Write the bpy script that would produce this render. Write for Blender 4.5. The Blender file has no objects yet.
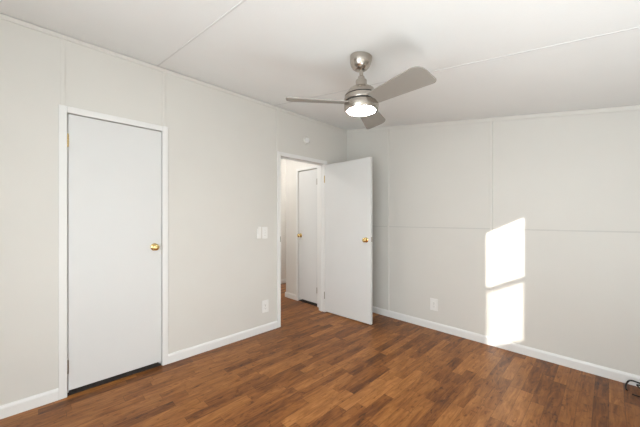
import bpy, bmesh, math
from mathutils import Vector, Matrix
C = bpy.context.scene
COL = C.collection
PI = math.pi

# ------------------------------------------------------------------ camera
XA, YB, XC, YD = -2.78, 3.31, 0.42, -0.95        # inner faces of the four walls
ZA, SL = 2.632, 0.155                            # ceiling height at wall A, fall per metre towards wall C
def zc(x): return ZA - SL * (x - XA)
cam = bpy.data.objects.new('camera', bpy.data.cameras.new('camera'))
COL.objects.link(cam)
cam.location = (0, 0, 1.3)
cam.rotation_euler = (PI / 2, 0, math.radians(45.35))
cam.data.sensor_width = 36.0
cam.data.lens = 285.5 / 640 * 36
cam.data.shift_y = (218.5 - 213.5) / 640
cam.data.clip_start = 0.02
C.camera = cam

# ------------------------------------------------------------------ world, sun, daylight, added fill
w = bpy.data.worlds.new('sky'); C.world = w; w.use_nodes = True
nt = w.node_tree; nt.nodes.clear()
wo = nt.nodes.new('ShaderNodeOutputWorld'); bg = nt.nodes.new('ShaderNodeBackground')
tcw = nt.nodes.new('ShaderNodeTexCoord'); sep = nt.nodes.new('ShaderNodeSeparateXYZ')
rp = nt.nodes.new('ShaderNodeValToRGB')
rp.color_ramp.elements[0].position = 0.45; rp.color_ramp.elements[0].color = (.62, .60, .56, 1)
rp.color_ramp.elements[1].position = 0.60; rp.color_ramp.elements[1].color = (.86, .93, 1.0, 1)
mp = nt.nodes.new('ShaderNodeMapRange'); mp.inputs[1].default_value = -1; mp.inputs[2].default_value = 1
nt.links.new(tcw.outputs['Generated'], sep.inputs[0]); nt.links.new(sep.outputs[2], mp.inputs[0])
nt.links.new(mp.outputs[0], rp.inputs[0]); nt.links.new(rp.outputs[0], bg.inputs[0])
bg.inputs[1].default_value = 4.2
nt.links.new(bg.outputs[0], wo.inputs[0])

SUN = Vector((-.45, 1, -.231)).normalized()
sl = bpy.data.lights.new('sun', 'SUN'); sl.energy = 11; sl.angle = math.radians(.8); sl.color = (1, .93, .84)
so = bpy.data.objects.new('sun', sl); COL.objects.link(so); so.location = (3, -5, 4)
so.rotation_euler = SUN.to_track_quat('-Z', 'Y').to_euler()

# openings (plane position, extents)
W1 = (.221, 1.128, .611, 1.895)                  # window 1 in wall C: y0 y1 z0 z1
W2 = (-1.15, .33, .45, 2.0)                     # added window 2 in wall D: x0 x1 z0 z1
def portal(name, loc, rot, sx, sy):
    l = bpy.data.lights.new(name, 'AREA'); l.shape = 'RECTANGLE'; l.size = sx; l.size_y = sy
    l.cycles.is_portal = True
    o = bpy.data.objects.new(name, l); COL.objects.link(o); o.location = loc; o.rotation_euler = rot
    return o
portal('daylight_side_window', (XC + .055, (W1[0] + W1[1]) / 2, (W1[2] + W1[3]) / 2), (0, PI / 2, 0), W1[3] - W1[2], W1[1] - W1[0])
def area(name, loc, rot, sx, sy, e, col):
    l = bpy.data.lights.new(name, 'AREA'); l.shape = 'RECTANGLE'; l.size = sx; l.size_y = sy; l.energy = e; l.color = col
    o = bpy.data.objects.new(name, l); COL.objects.link(o); o.location = loc; o.rotation_euler = rot
    return o
# added fill light over the back blind, standing in for daylight there
area('added_back_fill', ((W2[0] + W2[1]) / 2, YD + .012, (W2[2] + W2[3]) / 2), (PI / 2, 0, 0), W2[1] - W2[0] - .02, W2[3] - W2[2] - .02, 42, (.90, .97, 1))
# added fill light, out of view beside the side window, aimed up
area('added_ceiling_fill', (.22, .8, .30), (PI, math.radians(22), 0), .36, 1.7, 26, (.90, .97, 1))

vs = C.view_settings
C.display_settings.display_device = 'sRGB'
vs.view_transform = 'Standard'; vs.look = 'None'; vs.gamma = 1; vs.use_curve_mapping = False
vs.exposure = 0.10

# ------------------------------------------------------------------ materials
def mat(name, col, rough=.5, metal=0, bump=0, bscale=200, spec=.5, emit=None, estr=0):
    m = bpy.data.materials.new(name); m.use_nodes = True
    n = m.node_tree; b = n.nodes['Principled BSDF']
    b.inputs['Base Color'].default_value = (*col, 1); b.inputs['Roughness'].default_value = rough
    b.inputs['Metallic'].default_value = metal; b.inputs['Specular IOR Level'].default_value = spec
    tc = n.nodes.new('ShaderNodeTexCoord')
    nz = n.nodes.new('ShaderNodeTexNoise'); nz.inputs['Scale'].default_value = bscale; nz.inputs['Detail'].default_value = 3
    n.links.new(tc.outputs['Object'], nz.inputs['Vector'])
    if bump:
        bp = n.nodes.new('ShaderNodeBump'); bp.inputs['Strength'].default_value = bump; bp.inputs['Distance'].default_value = .004
        n.links.new(nz.outputs[0], bp.inputs['Height']); n.links.new(bp.outputs[0], b.inputs['Normal'])
    # slight tonal variation
    mx = n.nodes.new('ShaderNodeMix'); mx.data_type = 'RGBA'
    n2 = n.nodes.new('ShaderNodeTexNoise'); n2.inputs['Scale'].default_value = 2.5
    n.links.new(tc.outputs['Object'], n2.inputs['Vector'])
    n.links.new(n2.outputs[0], mx.inputs[0])
    mx.inputs[6].default_value = (*[c * .975 for c in col], 1); mx.inputs[7].default_value = (*[min(1, c * 1.025) for c in col], 1)
    n.links.new(mx.outputs[2], b.inputs['Base Color'])
    if emit:
        b.inputs['Emission Color'].default_value = (*emit, 1); b.inputs['Emission Strength'].default_value = estr
    return m
M = {}
M['wall'] = mat('cream_wall_panel', (.75, .735, .695), .55, bump=.05, bscale=350)
M['batten'] = mat('cream_batten', (.77, .755, .715), .45)
M['ceiling'] = mat('textured_ceiling', (.865, .875, .87), .8, bump=.15, bscale=90)
M['trim'] = mat('white_trim_paint', (.87, .87, .86), .32)
M['door'] = mat('white_door_paint', (.775, .782, .778), .38)
M['brass'] = mat('polished_brass', (.80, .60, .27), .18, 1)
M['steel'] = mat('dull_steel', (.45, .42, .38), .4, 1)
M['nickel'] = mat('brushed_nickel', (.47, .43, .385), .27, 1)
M['blade'] = mat('satin_silver_blade', (.32, .30, .27), .5, .15)
M['seam'] = mat('seam_line', (.655, .645, .61), .6)
M['gap_shade'] = mat('painted_gap_shade', (.045, .035, .03), .95, bump=.4, bscale=300)  # shade of the door gaps put into a near-black colour
M['ceiling_seam'] = mat('ceiling_seam_paint', (.73, .735, .73), .75)
M['dark'] = mat('dark_gap', (.03, .028, .025), .6)
M['plastic'] = mat('white_plastic', (.90, .895, .875), .3)
M['slot'] = mat('outlet_slot', (.12, .11, .10), .5)
M['cable'] = mat('black_rubber', (.006, .006, .007), .5)
M['hallwall'] = mat('hall_wall', (.82, .805, .775), .55)
M['diffuser'] = mat('frosted_diffuser', (.9, .9, .88), .4, emit=(1, .98, .95), estr=55)
M['added_lamp'] = mat('added_hall_lamp_glass', (.9, .9, .88), .4, emit=(1, .965, .91), estr=52)  # glow of the added hall lamps
M['vinyl'] = mat('white_vinyl', (.82, .82, .81), .4)

def glass():
    m = bpy.data.materials.new('window_glass'); m.use_nodes = True; n = m.node_tree; n.nodes.clear()
    o = n.nodes.new('ShaderNodeOutputMaterial'); t = n.nodes.new('ShaderNodeBsdfTransparent'); g = n.nodes.new('ShaderNodeBsdfGlossy')
    g.inputs['Roughness'].default_value = .02; t.inputs[0].default_value = (.97, .98, .975, 1)
    lw = n.nodes.new('ShaderNodeLayerWeight'); lw.inputs[0].default_value = .5
    pw = n.nodes.new('ShaderNodeMath'); pw.operation = 'POWER'; pw.inputs[1].default_value = 5
    f = n.nodes.new('ShaderNodeMath'); f.operation = 'MULTIPLY_ADD'; f.inputs[1].default_value = .9; f.inputs[2].default_value = .04
    n.links.new(lw.outputs['Facing'], pw.inputs[0]); n.links.new(pw.outputs[0], f.inputs[0])
    mx = n.nodes.new('ShaderNodeMixShader')
    n.links.new(f.outputs[0], mx.inputs[0]); n.links.new(t.outputs[0], mx.inputs[1]); n.links.new(g.outputs[0], mx.inputs[2])
    n.links.new(mx.outputs[0], o.inputs[0]); return m
M['glass'] = glass()
def mesh_screen():
    m = bpy.data.materials.new('insect_screen'); m.use_nodes = True; n = m.node_tree; n.nodes.clear()
    o = n.nodes.new('ShaderNodeOutputMaterial'); t = n.nodes.new('ShaderNodeBsdfTransparent'); g = n.nodes.new('ShaderNodeBsdfDiffuse')
    g.inputs[0].default_value = (.25, .25, .26, 1); mx = n.nodes.new('ShaderNodeMixShader'); mx.inputs[0].default_value = .35
    n.links.new(t.outputs[0], mx.inputs[1]); n.links.new(g.outputs[0], mx.inputs[2]); n.links.new(mx.outputs[0], o.inputs[0]); return m
M['screen'] = mesh_screen()

def floor_mat():
    m = bpy.data.materials.new('wood_strip_laminate'); m.use_nodes = True; n = m.node_tree; L = n.links
    b = n.nodes['Principled BSDF']
    def N(t, **k):
        x = n.nodes.new(t)
        for a, v in k.items(): setattr(x, a, v)
        return x
    def math_(op, a, b_=None):
        x = N('ShaderNodeMath', operation=op)
        for i, v in enumerate((a, b_)):
            if v is None: continue
            if isinstance(v, (int, float)): x.inputs[i].default_value = v
            else: L.new(v, x.inputs[i])
        return x.outputs[0]
    tc = N('ShaderNodeTexCoord'); sp = N('ShaderNodeSeparateXYZ'); L.new(tc.outputs['Object'], sp.inputs[0])
    X, Y = sp.outputs[0], sp.outputs[1]
    W, LEN = .078, .50
    rx = math_('DIVIDE', X, W); row = math_('FLOOR', rx)
    wn = N('ShaderNodeTexWhiteNoise', noise_dimensions='1D'); L.new(row, wn.inputs['W'])
    off = math_('MULTIPLY', wn.outputs['Value'], 7.3)
    ry = math_('ADD', math_('DIVIDE', Y, LEN), off); cell = math_('FLOOR', ry)
    cv = N('ShaderNodeCombineXYZ'); L.new(row, cv.inputs[0]); L.new(cell, cv.inputs[1])
    wc = N('ShaderNodeTexWhiteNoise', noise_dimensions='2D'); L.new(cv.outputs[0], wc.inputs['Vector'])
    # grain: noise stretched along Y, shifted per strip
    gv = N('ShaderNodeCombineXYZ')
    L.new(math_('MULTIPLY', X, 24), gv.inputs[0]); L.new(math_('MULTIPLY', Y, 4.2), gv.inputs[1])
    L.new(math_('MULTIPLY', wc.outputs['Value'], 40), gv.inputs[2])
    g1 = N('ShaderNodeTexNoise'); g1.inputs['Scale'].default_value = 1; g1.inputs['Detail'].default_value = 5; g1.inputs['Roughness'].default_value = .62
    g1.inputs['Distortion'].default_value = .9
    L.new(gv.outputs[0], g1.inputs['Vector'])
    gv2 = N('ShaderNodeCombineXYZ')
    L.new(math_('MULTIPLY', X, 105), gv2.inputs[0]); L.new(math_('MULTIPLY', Y, 7), gv2.inputs[1]); L.new(math_('MULTIPLY', wc.outputs['Value'], 90), gv2.inputs[2])
    g2 = N('ShaderNodeTexNoise'); g2.inputs['Scale'].default_value = 1; g2.inputs['Detail'].default_value = 3
    L.new(gv2.outputs[0], g2.inputs['Vector'])
    t = math_('ADD', math_('MULTIPLY', wc.outputs['Value'], .36), math_('MULTIPLY', g1.outputs[0], 1.0))
    t = math_('ADD', t, math_('MULTIPLY', g2.outputs[0], .42))
    t = math_('SUBTRACT', t, .335)
    kv = N('ShaderNodeCombineXYZ')
    L.new(math_('MULTIPLY', X, 30), kv.inputs[0]); L.new(math_('MULTIPLY', Y, 13), kv.inputs[1]); L.new(math_('MULTIPLY', wc.outputs['Value'], 60), kv.inputs[2])
    kn = N('ShaderNodeTexNoise'); kn.inputs['Scale'].default_value = 1; kn.inputs['Detail'].default_value = 4; kn.inputs['Distortion'].default_value = 1.5
    L.new(kv.outputs[0], kn.inputs['Vector'])
    km = N('ShaderNodeMapRange'); L.new(kn.outputs[0], km.inputs[0]); km.inputs[1].default_value = .58; km.inputs[2].default_value = .72; km.inputs[3].default_value = 0; km.inputs[4].default_value = .26
    t = math_('SUBTRACT', t, km.outputs[0])
    cr = N('ShaderNodeValToRGB'); e = cr.color_ramp.elements
    e[0].position = .12; e[0].color = (.060, .019, .007, 1)
    e[1].position = .88; e[1].color = (.47, .195, .055, 1)
    for p_, c_ in ((.34, (.150, .049, .012, 1)), (.52, (.250, .090, .021, 1)), (.70, (.345, .135, .034, 1))):
        x = e.new(p_); x.color = c_
    L.new(t, cr.inputs[0])
    # seams
    fx = math_('FRACT', rx); fy = math_('FRACT', ry)
    sx = math_('LESS_THAN', math_('MINIMUM', fx, math_('SUBTRACT', 1, fx)), .012)
    sy = math_('LESS_THAN', math_('MINIMUM', fy, math_('SUBTRACT', 1, fy)), .0025)
    se = math_('MAXIMUM', sx, sy)
    mx = N('ShaderNodeMix', data_type='RGBA'); L.new(math_('MULTIPLY', se, .6), mx.inputs[0]); L.new(cr.outputs[0], mx.inputs[6])
    mx.inputs[7].default_value = (.05, .018, .007, 1)
    L.new(mx.outputs[2], b.inputs['Base Color'])
    rr = N('ShaderNodeMapRange'); L.new(g2.outputs[0], rr.inputs[0]); rr.inputs[3].default_value = .30; rr.inputs[4].default_value = .46
    L.new(rr.outputs[0], b.inputs['Roughness'])
    b.inputs['Specular IOR Level'].default_value = .28
    bp = N('ShaderNodeBump'); bp.inputs['Strength'].default_value = .12; bp.inputs['Distance'].default_value = .001
    L.new(g2.outputs[0], bp.inputs['Height']); L.new(bp.outputs[0], b.inputs['Normal'])
    return m
M['floor'] = floor_mat()

# ------------------------------------------------------------------ mesh helpers
def B(): return bmesh.new()
def box(bm, x0, x1, y0, y1, z0, z1, bev=0, mi=0):
    vs_ = [bm.verts.new((x, y, z)) for z in (z0, z1) for y in (y0, y1) for x in (x0, x1)]
    F = []
    for q in ((0, 2, 3, 1), (4, 5, 7, 6), (0, 1, 5, 4), (2, 6, 7, 3), (0, 4, 6, 2), (1, 3, 7, 5)):
        f = bm.faces.new([vs_[i] for i in q]); f.material_index = mi; F.append(f)
    if bev:
        es = list({e for f in F for e in f.edges})
        bmesh.ops.bevel(bm, geom=es, offset=bev, segments=3, profile=.5, affect='EDGES')
def prism(bm, pts, d0, d1, axis):
    """extrude the polygon pts (a,b) along axis: 0=x (pts are y,z), 1=y (pts are x,z), 2=z (pts are x,y)"""
    def v(p, d): return {0: (d, p[0], p[1]), 1: (p[0], d, p[1]), 2: (p[0], p[1], d)}[axis]
    a = [bm.verts.new(v(p, d0)) for p in pts]; c = [bm.verts.new(v(p, d1)) for p in pts]
    n = len(pts)
    bm.faces.new(a); bm.faces.new(c[::-1])
    for i in range(n): bm.faces.new((a[i], c[i], c[(i + 1) % n], a[(i + 1) % n]))
def lathe(bm, prof, mtx=Matrix.Identity(4), seg=40):
    """revolve (r,z) profile about z"""
    rings = []
    for r, z in prof:
        if r < 1e-6: rings.append([bm.verts.new(mtx @ Vector((0, 0, z)))])
        else: rings.append([bm.verts.new(mtx @ Vector((r * math.cos(2 * PI * i / seg), r * math.sin(2 * PI * i / seg), z))) for i in range(seg)])
    for a, c in zip(rings, rings[1:]):
        for i in range(seg):
            j = (i + 1) % seg
            if len(a) == 1 and len(c) == 1: continue
            if len(a) == 1: bm.faces.new((a[0], c[i], c[j]))
            elif len(c) == 1: bm.faces.new((a[i], c[0], a[j]))
            else: bm.faces.new((a[i], c[i], c[j], a[j]))
def tube(bm, pts, r, seg=10):
    P = [Vector(p) for p in pts]
    # Catmull-Rom smoothing
    S = []
    for i in range(len(P) - 1):
        p0, p1, p2, p3 = P[max(i - 1, 0)], P[i], P[i + 1], P[min(i + 2, len(P) - 1)]
        for k in range(8):
            t = k / 8
            S.append(.5 * ((2 * p1) + (p2 - p0) * t + (2 * p0 - 5 * p1 + 4 * p2 - p3) * t * t + (3 * p1 - p0 - 3 * p2 + p3) * t ** 3))
    S.append(P[-1])
    rings = []; up = Vector((0, 0, 1))
    for i, p in enumerate(S):
        d = (S[min(i + 1, len(S) - 1)] - S[max(i - 1, 0)]).normalized()
        a = d.cross(up); a = a.normalized() if a.length > .05 else Vector((1, 0, 0)); c = a.cross(d).normalized()
        rings.append([bm.verts.new(p + r * (a * math.cos(2 * PI * k / seg) + c * math.sin(2 * PI * k / seg))) for k in range(seg)])
    for a, c in zip(rings, rings[1:]):
        for k in range(seg): bm.faces.new((a[k], a[(k + 1) % seg], c[(k + 1) % seg], c[k]))
    bm.faces.new(rings[0][::-1]); bm.faces.new(rings[-1])
def obj(name, bm, ms, parent=None, smooth=False, origin=None):
    bmesh.ops.recalc_face_normals(bm, faces=bm.faces)
    if origin: bmesh.ops.translate(bm, verts=bm.verts, vec=-Vector(origin))
    me = bpy.data.meshes.new(name); bm.to_mesh(me); bm.free()
    for m_ in (ms if isinstance(ms, (list, tuple)) else [ms]): me.materials.append(M[m_])
    if smooth:
        for p in me.polygons: p.use_smooth = True
        me.set_sharp_from_angle(angle=math.radians(38))
    o = bpy.data.objects.new(name, me); COL.objects.link(o)
    if parent: o.parent = parent
    if origin: o.location = origin
    return o
def struct(name, bm, m, label=None, cat=None, **k):
    o = obj(name, bm, m, **k); o['kind'] = 'structure'
    if label: o['label'] = label
    if cat: o['category'] = cat
    return o
def empty(name, loc, label, cat, rz=0, kind=None, group=None):
    o = bpy.data.objects.new(name, None); COL.objects.link(o); o.location = loc; o.rotation_euler = (0, 0, rz)
    o.empty_display_size = .1; o['label'] = label; o['category'] = cat
    if kind: o['kind'] = kind
    if group: o['group'] = group
    return o
def tag(o, label, cat, group=None):
    o['label'] = label; o['category'] = cat
    if group: o['group'] = group
    return o

# ------------------------------------------------------------------ shell
TA = .10                                          # thickness of wall A
HX0, HX1 = -4.61, XA - TA                         # hall extents in x
D1 = (.151, .782, 2.072)                          # closet door opening: y0 y1 ztop
D2 = (2.072, 2.832, 2.055)                        # doorway
YH = 2.93                                         # hall closet wall
XK = -3.77                                        # its free corner

bm = B(); box(bm, HX0 - .1, XC + .1, YD - .12, 5.6, -.06, 0)
struct('floor', bm, 'floor', 'reddish brown wood strip flooring running through bedroom and hall', 'floor')

bm = B()
for (y0, y1, z0, z1) in ((YD - .1, D1[0], 0, ZA), (D1[0], D1[1], D1[2], ZA), (D1[1], D2[0], 0, ZA), (D2[0], D2[1], D2[2], ZA), (D2[1], YB, 0, ZA)):
    box(bm, XA - TA, XA, y0, y1, z0, z1)
struct('wall_left', bm, 'wall', 'long cream panelled wall with the closed door and open doorway', 'wall')

bm = B(); prism(bm, [(XA - TA, 0), (XC + .06, 0), (XC + .06, zc(XC + .06)), (XA, zc(XA)), (XA - TA, ZA)], YB, YB + .1, 1)
struct('wall_right', bm, 'wall', 'cream panelled wall on the right with sunlight patch', 'wall')

bm = B(); ztc = zc(XC)
for (y0, y1, z0, z1) in ((YD, W1[0], 0, ztc), (W1[1], YB, 0, ztc), (W1[0], W1[1], 0, W1[2]), (W1[0], W1[1], W1[3], ztc)):
    box(bm, XC, XC + .06, y0, y1, z0, z1)
struct('wall_side', bm, 'wall', 'low cream side wall with window beside the camera', 'wall')

bm = B(); x0, x1 = XA, XC + .06
prism(bm, [(x0, 0), (W2[0], 0), (W2[0], zc(W2[0])), (x0, zc(x0))], YD - .1, YD, 1)
prism(bm, [(W2[1], 0), (x1, 0), (x1, zc(x1)), (W2[1], zc(W2[1]))], YD - .1, YD, 1)
prism(bm, [(W2[0], 0), (W2[1], 0), (W2[1], W2[2]), (W2[0], W2[2])], YD - .1, YD, 1)
prism(bm, [(W2[0], W2[3]), (W2[1], W2[3]), (W2[1], zc(W2[1])), (W2[0], zc(W2[0]))], YD - .1, YD, 1)
struct('wall_back', bm, 'wall', 'cream back wall with wide added window behind the camera', 'wall')

bm = B(); e_ = .002
prism(bm, [(XA - TA, ZA + e_), (XA, zc(XA) + e_), (XC + .1, zc(XC + .1) + e_), (XC + .1, zc(XC + .1) + .08), (XA - TA, ZA + .08)], YD - .12, YB + .12, 1)
struct('ceiling', bm, 'ceiling', 'sloping white textured ceiling', 'ceiling')

# hall beyond the doorway
bm = B(); box(bm, HX0 - .1, HX0, .9, 5.5, 0, 2.62)
struct('wall_hall_far', bm, 'hallwall', 'pale wall at the far side of the hall', 'wall')
bm = B(); box(bm, HX0, HX1, .8, .9, 0, 2.62)
struct('wall_hall_near', bm, 'hallwall', 'pale wall closing the hall behind the closet', 'wall')
CD = (-3.455, -3.012, 2.045)                      # hall closet door opening x0 x1 ztop
bm = B()
box(bm, XK, CD[0], YH, YH + .1, 0, 2.62); box(bm, CD[0], CD[1], YH, YH + .1, CD[2], 2.62); box(bm, CD[1], HX1, YH, YH + .1, 0, 2.62)
box(bm, XK, XK + .1, YH + .1, 5.5, 0, 2.62)
struct('wall_hall_closet', bm, 'hallwall', 'pale hall wall holding the narrow closet door', 'wall')
bm = B(); box(bm, XK + .1, HX1, 3.55, 3.65, 0, 2.62)
struct('wall_closet_back', bm, 'hallwall', 'back of the narrow hall closet', 'wall')
bm = B(); box(bm, HX0, XK, 5.4, 5.5, 0, 2.62)
struct('wall_hall_end', bm, 'hallwall', 'pale wall at the end of the hall', 'wall')
bm = B(); box(bm, HX0 - .1, HX1, .8, 5.5, 2.62, 2.7)
struct('ceiling_hall', bm, 'ceiling', 'flat white hall ceiling', 'ceiling')
# shallow closet behind the closed door
bm = B(); box(bm, XA - TA - .62, XA - TA - .56, -.35, .8, 0, 2.5)
box(bm, XA - TA - .56, XA - TA, -.35, -.29, 0, 2.5)
struct('wall_closet_inside', bm, 'hallwall', 'inside walls of the closet behind the closed door', 'wall')

bm = B(); box(bm, XA - TA - .56, XA - .006, D1[0] + .004, D1[1] - .004, 0, .007)  # dark sheet that paints the shade below the slab
struct('shade_closet', bm, 'gap_shade', 'dark sheet painting in the shade under the closed door', 'floor')
bm = B(); box(bm, CD[0] + .001, CD[1] - .001, YH + .006, 3.55, 0, .007)  # same painted shade for the hall closet gap
struct('shade_hall_closet', bm, 'gap_shade', 'dark sheet painting in the shade under the narrow hall closet door', 'floor')

# ------------------------------------------------------------------ trims
TN = [0]
def trim(bm, m='trim', label=None, **k):
    TN[0] += 1
    return struct('trim_%d' % TN[0], bm, m, label, 'trim', **k)
CW, CT = .046, .014                               # casing width, thickness
def casing_x(xf, sgn, y0, y1, zt, label):
    """casing round an opening in a wall x=xf, standing out towards sgn"""
    bm = B(); xa, xb = sorted((xf, xf + sgn * CT))
    box(bm, xa, xb, y0 - CW, y0, 0, zt + CW, .003); box(bm, xa, xb, y1, y1 + CW, 0, zt + CW, .003)
    box(bm, xa, xb, y0, y1, zt, zt + CW, .003)
    return trim(bm, label=label)
casing_x(XA, 1, D1[0], D1[1], D1[2], 'white casing round the closed door')
casing_x(XA, 1, D2[0], D2[1], D2[2], 'white casing round the open doorway')
casing_x(XA - TA, -1, D2[0], D2[1], D2[2], 'white casing on the hall side of the doorway')
def jamb_x(y0, y1, zt, label):
    bm = B(); t = .012
    box(bm, XA - TA, XA, y0 - .001, y0 + t - .01, 0, zt); box(bm, XA - TA, XA, y1 - t + .01, y1 + .001, 0, zt)
    # stops
    box(bm, XA - .075, XA - .043, y0, y0 + .012, 0, zt - .001, .002); box(bm, XA - .075, XA - .043, y1 - .012, y1, 0, zt - .001, .002)
    box(bm, XA - .075, XA - .043, y0 + .012, y1 - .012, zt - .012, zt - .001, .002)
    return trim(bm, label=label)
jamb_x(D1[0], D1[1], D1[2], 'white door stop inside the closed door frame')
jamb_x(D2[0], D2[1], D2[2], 'white jamb and stop of the open doorway')
bm = B()
box(bm, CD[0] - .04, CD[0], YH - CT, YH, 0, CD[2] + .04, .003); box(bm, CD[1], CD[1] + .04, YH - CT, YH, 0, CD[2] + .04, .003)
box(bm, CD[0], CD[1], YH - CT, YH, CD[2], CD[2] + .04, .003)
trim(bm, label='white casing round the narrow hall closet door')

BH, BT = .083, .013
prof = lambda s, f: [(f, 0), (f + s * BT, 0), (f + s * BT, BH - .018), (f + s * (BT - .003), BH - .008), (f + s * .006, BH), (f, BH)]
def base_y(name, xf, s, y0, y1, label):          # runs along y on wall x=xf
    bm = B(); prism(bm, prof(s, xf), y0, y1, 1); return struct(name, bm, 'trim', label, 'baseboard')
def base_x(name, yf, s, x0, x1, label):          # runs along x on wall y=yf
    bm = B(); prism(bm, prof(s, yf), x0, x1, 0); return struct(name, bm, 'trim', label, 'baseboard')
base_y('baseboard_left', XA, 1, YD, D1[0] - CW, 'white baseboard left of the closed door')
base_y('baseboard_middle', XA, 1, D1[1] + CW, D2[0] - CW, 'white baseboard between closed door and open doorway')
base_y('baseboard_corner', XA, 1, D2[1] + CW, YB - BT, 'short white baseboard behind the open door')
base_x('baseboard_right', YB, -1, XA, XC, 'white baseboard under the sunlit wall')
base_y('baseboard_side', XC, -1, YD + BT, YB - BT, 'white baseboard under the side window')
base_x('baseboard_back', YD, 1, XA + BT, XC, 'white baseboard on the back wall')
base_x('baseboard_hall', YH, -1, XK - BT, CD[0] - .04, 'short white baseboard left of the hall closet door')
base_y('baseboard_hall_return', XK, -1, YH, 5.4, 'white baseboard going down the hall')
base_y('baseboard_hall_far', HX0, 1, .9, 5.4, 'white baseboard on the far hall wall')

BW = .022
def bat_y(y, z0, label):                         # vertical batten on wall A
    bm = B(); box(bm, XA, XA + .008, y - BW / 2, y + BW / 2, z0, zc(XA) - .034, .0015); trim(bm, 'batten', label)
bat_y(.128, D1[2] + CW, 'cream batten above the left corner of the closed door')
bat_y(.797, D1[2] + CW, 'cream batten above the right corner of the closed door')
bat_y(2.030, D2[2] + CW, 'cream batten above the left corner of the doorway')
for x, lb in ((-2.057, 'cream batten on the right wall beside the open door'), (-.847, 'cream batten running through the sunlight patch'), (.362, 'cream batten near the side wall')):
    bm = B(); box(bm, x - BW / 2, x + BW / 2, YB - .014, YB, BH, zc(x) - .036, .002); trim(bm, 'batten', lb)
for a, c, lb in ((XA, -2.057 - BW / 2, 'left'), (-2.057 + BW / 2, -.847 - BW / 2, 'middle'), (-.847 + BW / 2, .362 - BW / 2, 'right')):
    bm = B(); box(bm, a, c, YB - .0035, YB, 1.188, 1.200, .001); trim(bm, 'seam', 'thin horizontal seam strip across the %s panels of the right wall' % lb)
# crown strips
bm = B(); box(bm, XA, XA + .010, YD, YB, zc(XA) - .034, zc(XA) - .002, .002); trim(bm, 'batten', 'thin cream strip along the top of the left wall')
bm = B(); d = .012
prism(bm, [(XA + .01, zc(XA + .01) - .036), (XC, zc(XC) - .036), (XC, zc(XC)), (XA + .01, zc(XA + .01))], YB - .010, YB, 1)
trim(bm, 'batten', 'thin cream strip along the sloping top of the right wall')
# ceiling seam strips
for y, lb in ((.743, 'white ceiling seam strip nearer the closed door'), (1.985, 'white ceiling seam strip beyond the fan'), (-.50, 'white ceiling seam strip behind the camera')):
    bm = B(); xe = XA + .01
    prism(bm, [(xe, zc(xe) - .0006), (XC, zc(XC) - .0006), (XC, zc(XC) + .002), (xe, zc(xe) + .002)], y - .005, y + .005, 1)
    trim(bm, 'ceiling_seam', lb)

# ------------------------------------------------------------------ windows
def window(name, axis, pos, out, a0, a1, z0, z1, ml, mr, mid, label):
    """axis 'y': wall x=pos, opening a along y; axis 'x': wall y=pos. ml/mr: frame widths at a0/a1"""
    e = bpy.data.objects.new(name, None); COL.objects.link(e); e['kind'] = 'structure'; e['label'] = label; e['category'] = 'window'
    e.location = (pos, a0, z0) if axis == 'y' else (a0, pos, z0)
    o0 = Vector(e.location)
    def bx(bm, a, b_, c, d_, p0, p1, bev=0):
        p0, p1 = sorted((p0, p1))
        if axis == 'y': box(bm, p0 - o0.x, p1 - o0.x, a - o0.y, b_ - o0.y, c - o0.z, d_ - o0.z, bev)
        else: box(bm, a - o0.x, b_ - o0.x, p0 - o0.y, p1 - o0.y, c - o0.z, d_ - o0.z, bev)
    p0, p1 = pos + out * .030, pos + out * .060
    bm = B(); bx(bm, a0, a0 + ml, z0, z1, p0, p1, .003); bx(bm, a1 - mr, a1, z0, z1, p0, p1, .003)
    bx(bm, a0 + ml, a1 - mr, z0, z0 + .05, p0, p1, .003); bx(bm, a0 + ml, a1 - mr, z1 - .05, z1, p0, p1, .003)
    obj('frame', bm, 'vinyl', e)
    bm = B(); bx(bm, a0 + ml, a1 - mr, mid - .024, mid + .024, p0, p1, .003); obj('meeting_rail', bm, 'vinyl', e)
    g = pos + out * .044
    for c, d_ in ((z0 + .05, mid - .024), (mid + .024, z1 - .05)):
        bm = B(); bx(bm, a0 + ml, a1 - mr, c, d_, g, g + out * .003); obj('pane', bm, 'glass', e)
    bm = B(); bx(bm, a0 + ml, a1 - mr, z0 + .05, mid - .024, pos + out * .055, pos + out * .056); obj('insect_screen', bm, 'screen', e)
    bm = B(); q0, q1 = pos - out * .012, pos
    bx(bm, a0 - .05, a0, z0 - .05, z1 + .05, q0, q1, .003); bx(bm, a1, a1 + .05, z0 - .05, z1 + .05, q0, q1, .003)
    bx(bm, a0, a1, z1, z1 + .05, q0, q1, .003); bx(bm, a0, a1, z0 - .05, z0, q0, q1, .003)
    obj('window_casing', bm, 'trim', e)
window('window_1', 'y', XC, 1, W1[0], W1[1], W1[2], W1[3], .05, .10, 1.254, 'white double-hung side window beside the camera')
window('window_2_added', 'x', YD, -1, W2[0], W2[1], W2[2], W2[3], .05, .05, 1.3, 'wide white window added in the back wall to go with the fill light')  # added out of view, as a source for the back fill
bm = B(); box(bm, W2[0] + .004, W2[1] - .004, YD - .022, YD - .018, W2[2] + .004, W2[3] - .03); lathe(bm, [(0, 0), (.02, 0), (.02, W2[1] - W2[0] - .01), (0, W2[1] - W2[0] - .01)], Matrix.Translation((W2[0] + .005, YD - .022, W2[3] - .022)) @ Matrix.Rotation(PI / 2, 4, 'Y'), 20)
tag(obj('added_roller_blind', bm, 'vinyl', origin=(W2[0], YD - .02, W2[2])), 'closed white roller blind added in the window behind the camera', 'roller blind')  # blind made up together with the added back window

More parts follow.
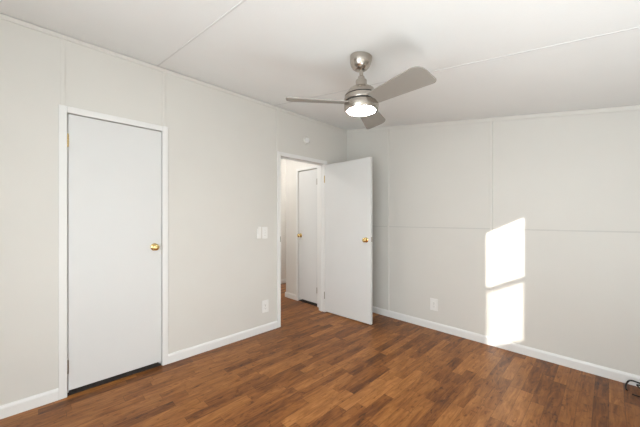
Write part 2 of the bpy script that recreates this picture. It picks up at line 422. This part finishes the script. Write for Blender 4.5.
# ------------------------------------------------------------------ doors
def knob_bm(mtx, long=.058, r=.027):
    bm = B()
    lathe(bm, [(0, 0), (.030, 0), (.032, .003), (.029, .007), (.018, .010), (.011, .013), (.010, .026), (.013, .030),
               (.022, .034), (r, .041), (r + .001, .047), (r - .003, .054), (.015, long), (.006, long + .001), (0, long + .001)], mtx, 32)
    return bm
def hinge_bm(x, y, z, leaf):                      # knuckle about z at (x,y), 90 mm tall; leaf = list of boxes
    bm = B()
    for k in range(5):
        lathe(bm, [(0, z - .045 + k * .018), (.0058, z - .045 + k * .018 + .0006), (.0058, z - .045 + (k + 1) * .018 - .0006), (0, z - .045 + (k + 1) * .018)],
              Matrix.Translation((x, y, 0)), 14)
    for zt in (z - .045, z + .045):
        lathe(bm, [(0, zt - .005), (.0045, zt - .004), (.0045, zt + .004), (0, zt + .005)], Matrix.Translation((x, y, 0)), 12)
    for l in leaf: box(bm, *l)
    return bm

# closed closet door (door_1), flush in wall A, hinged on the left
o1 = (XA - .002, D1[0], 0)
d1 = empty('door_1', o1, 'closed white flush door in the left wall with brass knob', 'door', kind='structure')
def loc(bm, o):
    bmesh.ops.translate(bm, verts=bm.verts, vec=-Vector(o)); return bm
bm = B(); box(bm, XA - .040, XA - .004, D1[0] + .007, D1[1] - .005, .038, D1[2] - .006, .0015)
obj('slab', loc(bm, o1), 'door', d1)
bm = knob_bm(Matrix.Translation((XA - .004, .722, 1.052)) @ Matrix.Rotation(PI / 2, 4, 'Y'))
o = obj('knob', loc(bm, o1), 'brass', d1, True); o['label'] = 'polished brass round knob'
for z, mm in ((1.872, 'brass'), (.215, 'steel')):
    bm = hinge_bm(XA + .003, D1[0] + .0035, z, [(XA - .004, XA - .003, D1[0] + .0035, D1[0] + .010, z - .045, z + .045)])
    o = obj('hinge', loc(bm, o1), mm, d1, True); o['label'] = 'brass hinge' if mm == 'brass' else 'dull metal hinge'
bm = B(); box(bm, XA - .030, XA - .006, D1[1] - .0052, D1[1] - .003, 1.02, 1.085); obj('latch_plate', loc(bm, o1), 'steel', d1)

# open bedroom door (door_2), hinged at the right jamb, swung 92 degrees into the room
hx, hy = XA + .006, D2[1] + .002
d2 = empty('door_2', (hx, hy, 0), 'white flush bedroom door standing open into the room', 'door', rz=math.radians(2.4), kind='structure')
DWI, DH = .750, 2.045
bm = B(); box(bm, .004, DWI, 0, .035, .014, DH, .0015); obj('slab', bm, 'door', d2)
kx = DWI - .066
o = obj('knob', knob_bm(Matrix.Translation((kx, 0, 1.037)) @ Matrix.Rotation(PI / 2, 4, 'X')), 'brass', d2, True); o['label'] = 'brass knob facing the room'
o = obj('knob', knob_bm(Matrix.Translation((kx, .035, 1.037)) @ Matrix.Rotation(-PI / 2, 4, 'X')), 'brass', d2, True); o['label'] = 'brass knob on the back of the open door'
bm = B(); box(bm, DWI - .0005, DWI + .0012, .006, .030, 1.015, 1.075, .0005); box(bm, DWI, DWI + .009, .012, .024, 1.037, 1.053, .002)
obj('latch_plate', bm, 'steel', d2)
for z, mm in ((1.845, 'brass'), (.235, 'steel')):
    bm = hinge_bm(-.002, -.005, z, [(-.0015, .004, -.0008, .030, z - .044, z + .044)])
    o = obj('hinge', bm, mm, d2, True); o['label'] = 'brass hinge' if mm == 'brass' else 'dull metal hinge'

# narrow hall closet door (door_3)
o3 = (CD[0], YH, 0)
d3 = empty('door_3', o3, 'narrow white closet door in the hall seen through the doorway', 'door', kind='structure')
bm = B(); box(bm, CD[0] + .004, CD[1] - .004, YH + .003, YH + .038, .042, CD[2] - .012, .0015); obj('slab', loc(bm, o3), 'door', d3)
bm = knob_bm(Matrix.Translation((CD[0] + .055, YH + .003, 1.035)) @ Matrix.Rotation(PI / 2, 4, 'X'))
o = obj('knob', loc(bm, o3), 'brass', d3, True); o['label'] = 'small brass knob'
for z in (1.845, .235):
    bm = hinge_bm(CD[1] - .002, YH - .003, z, [(CD[1] - .03, CD[1] - .003, YH + .0015, YH + .003, z - .044, z + .044)])
    obj('hinge', loc(bm, o3), 'steel', d3, True)
# strike plate on the doorway's left jamb / casing
bm = B(); box(bm, XA + CT, XA + CT + .001, D2[0] - .010, D2[0], 1.02, 1.085); 
o = obj('strike_plate', bm, 'steel', origin=(XA + CT, D2[0] - .005, 1.05)); tag(o, 'small dull metal strike plate on the left casing of the doorway', 'strike plate')

# ------------------------------------------------------------------ wall plates
def screw(bm, m_): lathe(bm, [(0, 0), (.0035, 0), (.003, .0012), (0, .0014)], m_, 10)
def plate(name, origin, rz, w_, h_, kind, label, cat, group=None):
    """local frame: x along wall, -y out of the wall, z up; origin at the plate centre on the wall"""
    e = empty(name, origin, label, cat, rz, group=group)
    bm = B(); box(bm, -w_ / 2, w_ / 2, -.007, 0, -h_ / 2, h_ / 2, .003); obj('cover_plate', bm, 'plastic', e)
    if kind == 'outlet':
        for s in (-1, 1):
            bm = B()
            pts = []
            for k in range(24):
                a = 2 * PI * k / 24; pts.append((max(-.0145, min(.0145, .0175 * math.cos(a))), s * .0195 + .0142 * math.sin(a)))
            pts2 = []
            for p in pts:
                if not pts2 or (abs(p[0] - pts2[-1][0]) + abs(p[1] - pts2[-1][1])) > 1e-4: pts2.append(p)
            prism(bm, pts2, -.0095, -.0068, 1)
            so_ = obj('socket', bm, 'plastic', e)
            bm = B()
            box(bm, -.0075, -.0055, -.0099, -.0093, s * .0195 - .002, s * .0195 + .007)
            box(bm, .0055, .0075, -.0099, -.0093, s * .0195 - .001, s * .0195 + .006)
            lathe(bm, [(0, 0), (.0026, 0), (.0026, .0006), (0, .0006)], Matrix.Translation((0, -.0093, s * .0195 - .0085)) @ Matrix.Rotation(PI / 2, 4, 'X'), 12)
            obj('slots', bm, 'slot', so_)
        bm = B(); screw(bm, Matrix.Translation((0, -.007, 0)) @ Matrix.Rotation(PI / 2, 4, 'X')); obj('screw', bm, 'steel', e)
    else:
        bm = B(); box(bm, -.008, .008, -.0085, -.0065, -.016, .016, .001); obj('toggle_collar', bm, 'plastic', e)
        bm = B()
        prism(bm, [(-.008, -.006), (-.022, .006), (-.022, .014), (-.008, .006)], -.0045, .0045, 0); obj('toggle', bm, 'plastic', e)
        for s in (-1, 1):
            bm = B(); screw(bm, Matrix.Translation((0, -.007, s * .030)) @ Matrix.Rotation(PI / 2, 4, 'X')); obj('screw', bm, 'steel', e)
    return e
RA = PI / 2                                       # wall A: local -y points to +x
plate('wall_outlet', (XA, 1.858, .292), RA, .088, .140, 'outlet', 'white electrical outlet low on the wall between closed door and doorway', 'outlet')
plate('wall_outlet', (-1.443, YB, .290), 0, .092, .140, 'outlet', 'white electrical outlet low on the right wall beside the sunlight patch', 'outlet')
plate('light_switch', (XA, 1.853, 1.137), RA, .072, .135, 'switch', 'white toggle light switch plate beside the doorway', 'light switch')
e = empty('fan_remote', (XA, 1.772, 1.142), 'slim white fan remote in a wall holder left of the light switch', 'remote control', RA)
bm = B(); box(bm, -.024, .024, -.012, 0, -.068, .045, .004); obj('holder', bm, 'plastic', e)
bm = B(); box(bm, -.019, .019, -.026, -.0122, -.060, .066, .005); rm = obj('remote_body', bm, 'plastic', e)
bm = B()
for k in range(3): lathe(bm, [(0, 0), (.005, 0), (.0045, .0015), (0, .002)], Matrix.Translation((0, -.026, .040 - k * .018)) @ Matrix.Rotation(PI / 2, 4, 'X'), 14)
obj('buttons', bm, 'plastic', rm)

# round detector above the doorway
e = empty('smoke_detector', (XA, 2.492, 2.318), 'small round white detector high on the wall above the open doorway', 'smoke detector', RA)
R_ = Matrix.Rotation(PI / 2, 4, 'X')
bm = B(); lathe(bm, [(0, 0), (.056, 0), (.056, .010), (.053, .014), (.049, .014), (.047, .005), (0, .005)], R_, 40); obj('mounting_base', bm, 'batten', e, True)
bm = B(); lathe(bm, [(0, .0052), (.032, .0052), (.034, .024), (.029, .031), (.012, .034), (0, .034)], R_, 40); obj('sensor_cap', bm, 'trim', e, True)

# ------------------------------------------------------------------ ceiling fan
FX, FY = -1.1585, 1.5308
FS = .9744
FZ = zc(FX)
fan = empty('ceiling_fan', (FX, FY, FZ), 'brushed nickel three blade ceiling fan with lit round light on sloping ceiling', 'ceiling fan')
T = lambda z: 1.3 + (z - 1.3) * FS - FZ
bm = B()
lathe(bm, [(0, .0), (.070, .0), (.0735, -.004), (.073, -.022), (.070, -.044), (.062, -.066), (.048, -.083), (.034, -.091), (.018, -.093), (0, -.093)],
      Matrix.Rotation(math.atan(SL), 4, 'Y') @ Matrix.Translation((0, 0, -.001)), 48)
obj('canopy', bm, 'nickel', fan, True)
bm = B(); lathe(bm, [(0, T(2.315)), (.0125, T(2.315)), (.0125, T(2.243)), (0, T(2.243))], seg=24); obj('downrod', bm, 'nickel', fan, True)
bm = B(); lathe(bm, [(0, T(2.268)), (.020, T(2.268)), (.022, T(2.264)), (.022, T(2.246)), (.035, T(2.243)), (.037, T(2.238)), (.037, T(2.190)), (0, T(2.190))], seg=32)
obj('coupling', bm, 'nickel', fan, True)
bm = B()
pr = [(0, 2.199), (.036, 2.199), (.046, 2.197), (.066, 2.190), (.085, 2.177), (.100, 2.157), (.1095, 2.142), (.1125, 2.137), (.1135, 2.1345), (.106, 2.1335), (.106, 2.1285), (.1145, 2.1275),
      (.116, 2.112), (.1165, 2.0975), (.1155, 2.0955), (.106, 2.0950), (0, 2.0950)]
lathe(bm, [(r * FS, T(z)) for r, z in pr], seg=64); hs = obj('motor_housing', bm, 'nickel', fan, True)
bm = B(); lathe(bm, [(.1028, T(2.1334)), (.1060, T(2.1332)), (.1060, T(2.1287)), (.1028, T(2.1286))], seg=64); o = obj('seam_ring', bm, 'dark', hs, True); o['label'] = 'dark groove round the housing'
bm = B(); lathe(bm, [(0, T(2.0948)), (.108, T(2.0948)), (.108, T(2.0842)), (0, T(2.0842))], seg=48); o = obj('blade_slot', bm, 'dark', fan, True); o['label'] = 'dark slot the blades come out of'
bm = B(); pr = [(0, 2.084), (.1145, 2.084), (.1165, 2.081), (.1165, 2.060), (.1145, 2.040), (.1110, 2.033), (.0980, 2.033), (.0980, 2.040), (0, 2.040)]
lathe(bm, [(r * FS, T(z)) for r, z in pr], seg=64); lk = obj('light_ring', bm, 'nickel', fan, True)
bm = B(); lathe(bm, [(0, T(2.039)), (.0950, T(2.039)), (.0950, T(2.034)), (.090, T(2.0325)), (.06, T(2.032)), (0, T(2.0315))], seg=48)
o = obj('light_diffuser', bm, 'diffuser', lk, True); o['label'] = 'glowing white light disc'
# blade: plank with uneven rounded tip, pitched
def blade_bm(az):
    bm = B(); R, r0 = .500, .070; w0, w1, th = .0565, .084, .0075
    wid = lambda r: w0 + (w1 - w0) * (r - .1) / (R - .1)
    pts = [(r0, -wid(r0)), (r0, wid(r0))]                       # (r, s)
    def corner(cr, cs, rad, a0, a1, n=8):
        return [(cr + rad * math.cos(a0 + (a1 - a0) * k / n), cs + rad * math.sin(a0 + (a1 - a0) * k / n)) for k in range(n + 1)]
    pts += corner(R - .022, wid(R) - .022, .022, PI / 2, 0)
    pts += corner(R - .060, -wid(R) + .056, .056, 0, -PI / 2)
    p_ = .265
    u = Vector((math.cos(az), math.sin(az), 0)); v = Vector((-math.sin(az), math.cos(az), 0))
    s_ = v * math.cos(p_) + Vector((0, 0, -math.sin(p_))); n_ = u.cross(s_)
    ctr = Vector((0, 0, T(2.0880)))
    a = [bm.verts.new(ctr + u * r + s_ * s + n_ * th / 2) for r, s in pts]; c = [bm.verts.new(ctr + u * r + s_ * s - n_ * th / 2) for r, s in pts]
    f1 = bm.faces.new(a); f2 = bm.faces.new(c[::-1]); n = len(pts)
    for i in range(n): bm.faces.new((a[i], c[i], c[(i + 1) % n], a[(i + 1) % n]))
    bmesh.ops.bevel(bm, geom=list(f1.edges) + list(f2.edges), offset=.0015, segments=2, profile=.5, affect='EDGES')
    return bm
for k in range(3): obj('blade', blade_bm(math.radians(232.45 + 120 * k)), 'blade', fan)

# ------------------------------------------------------------------ cables on the floor by the side wall
bm = B()
tube(bm, [(.095, 3.165, .0045), (.090, 3.19, .006), (.093, 3.235, .018), (.110, 3.272, .038), (.140, 3.278, .042), (.190, 3.272, .034), (.26, 3.25, .012), (.33, 3.18, .0045), (.37, 3.05, .0045), (.36, 2.9, .0045)], .0055)
o = obj('black_cable', bm, 'cable', smooth=True, origin=(.095, 3.165, 0)); tag(o, 'black cable arching up against the baseboard at far right', 'cable', None)
bm = B()
tube(bm, [(.120, 3.120, .0035), (.150, 3.115, .0035), (.185, 3.13, .0035), (.215, 3.19, .012), (.195, 3.245, .030), (.150, 3.262, .026), (.175, 3.225, .016), (.235, 3.16, .0035), (.27, 3.02, .0035)], .0045)
o = obj('black_cable', bm, 'cable', smooth=True, origin=(.12, 3.12, 0)); tag(o, 'thin black cable lying loose on the floor in front of the arched one', 'cable', None)

# ------------------------------------------------------------------ unseen hall lamps, added to brighten the hall
for hl, lb in (((-3.75, 2.0, 2.62), 'round flush ceiling lamp added unseen in the hall nearer the doorway'), ((-4.2, 4.3, 2.62), 'round flush ceiling lamp added unseen at the far end of the hall')):
  e = empty('added_hall_lamp', hl, lb, 'added ceiling lamp')
  bm = B(); lathe(bm, [(0, 0), (.17, 0), (.17, -.02), (.15, -.028), (0, -.028)], seg=40); obj('added_lamp_base', bm, 'nickel', e, True)
  bm = B(); lathe(bm, [(.148, -.029), (.14, -.06), (.10, -.088), (.05, -.10), (0, -.104)], seg=40); obj('added_lamp_glass', bm, 'added_lamp', e, True)
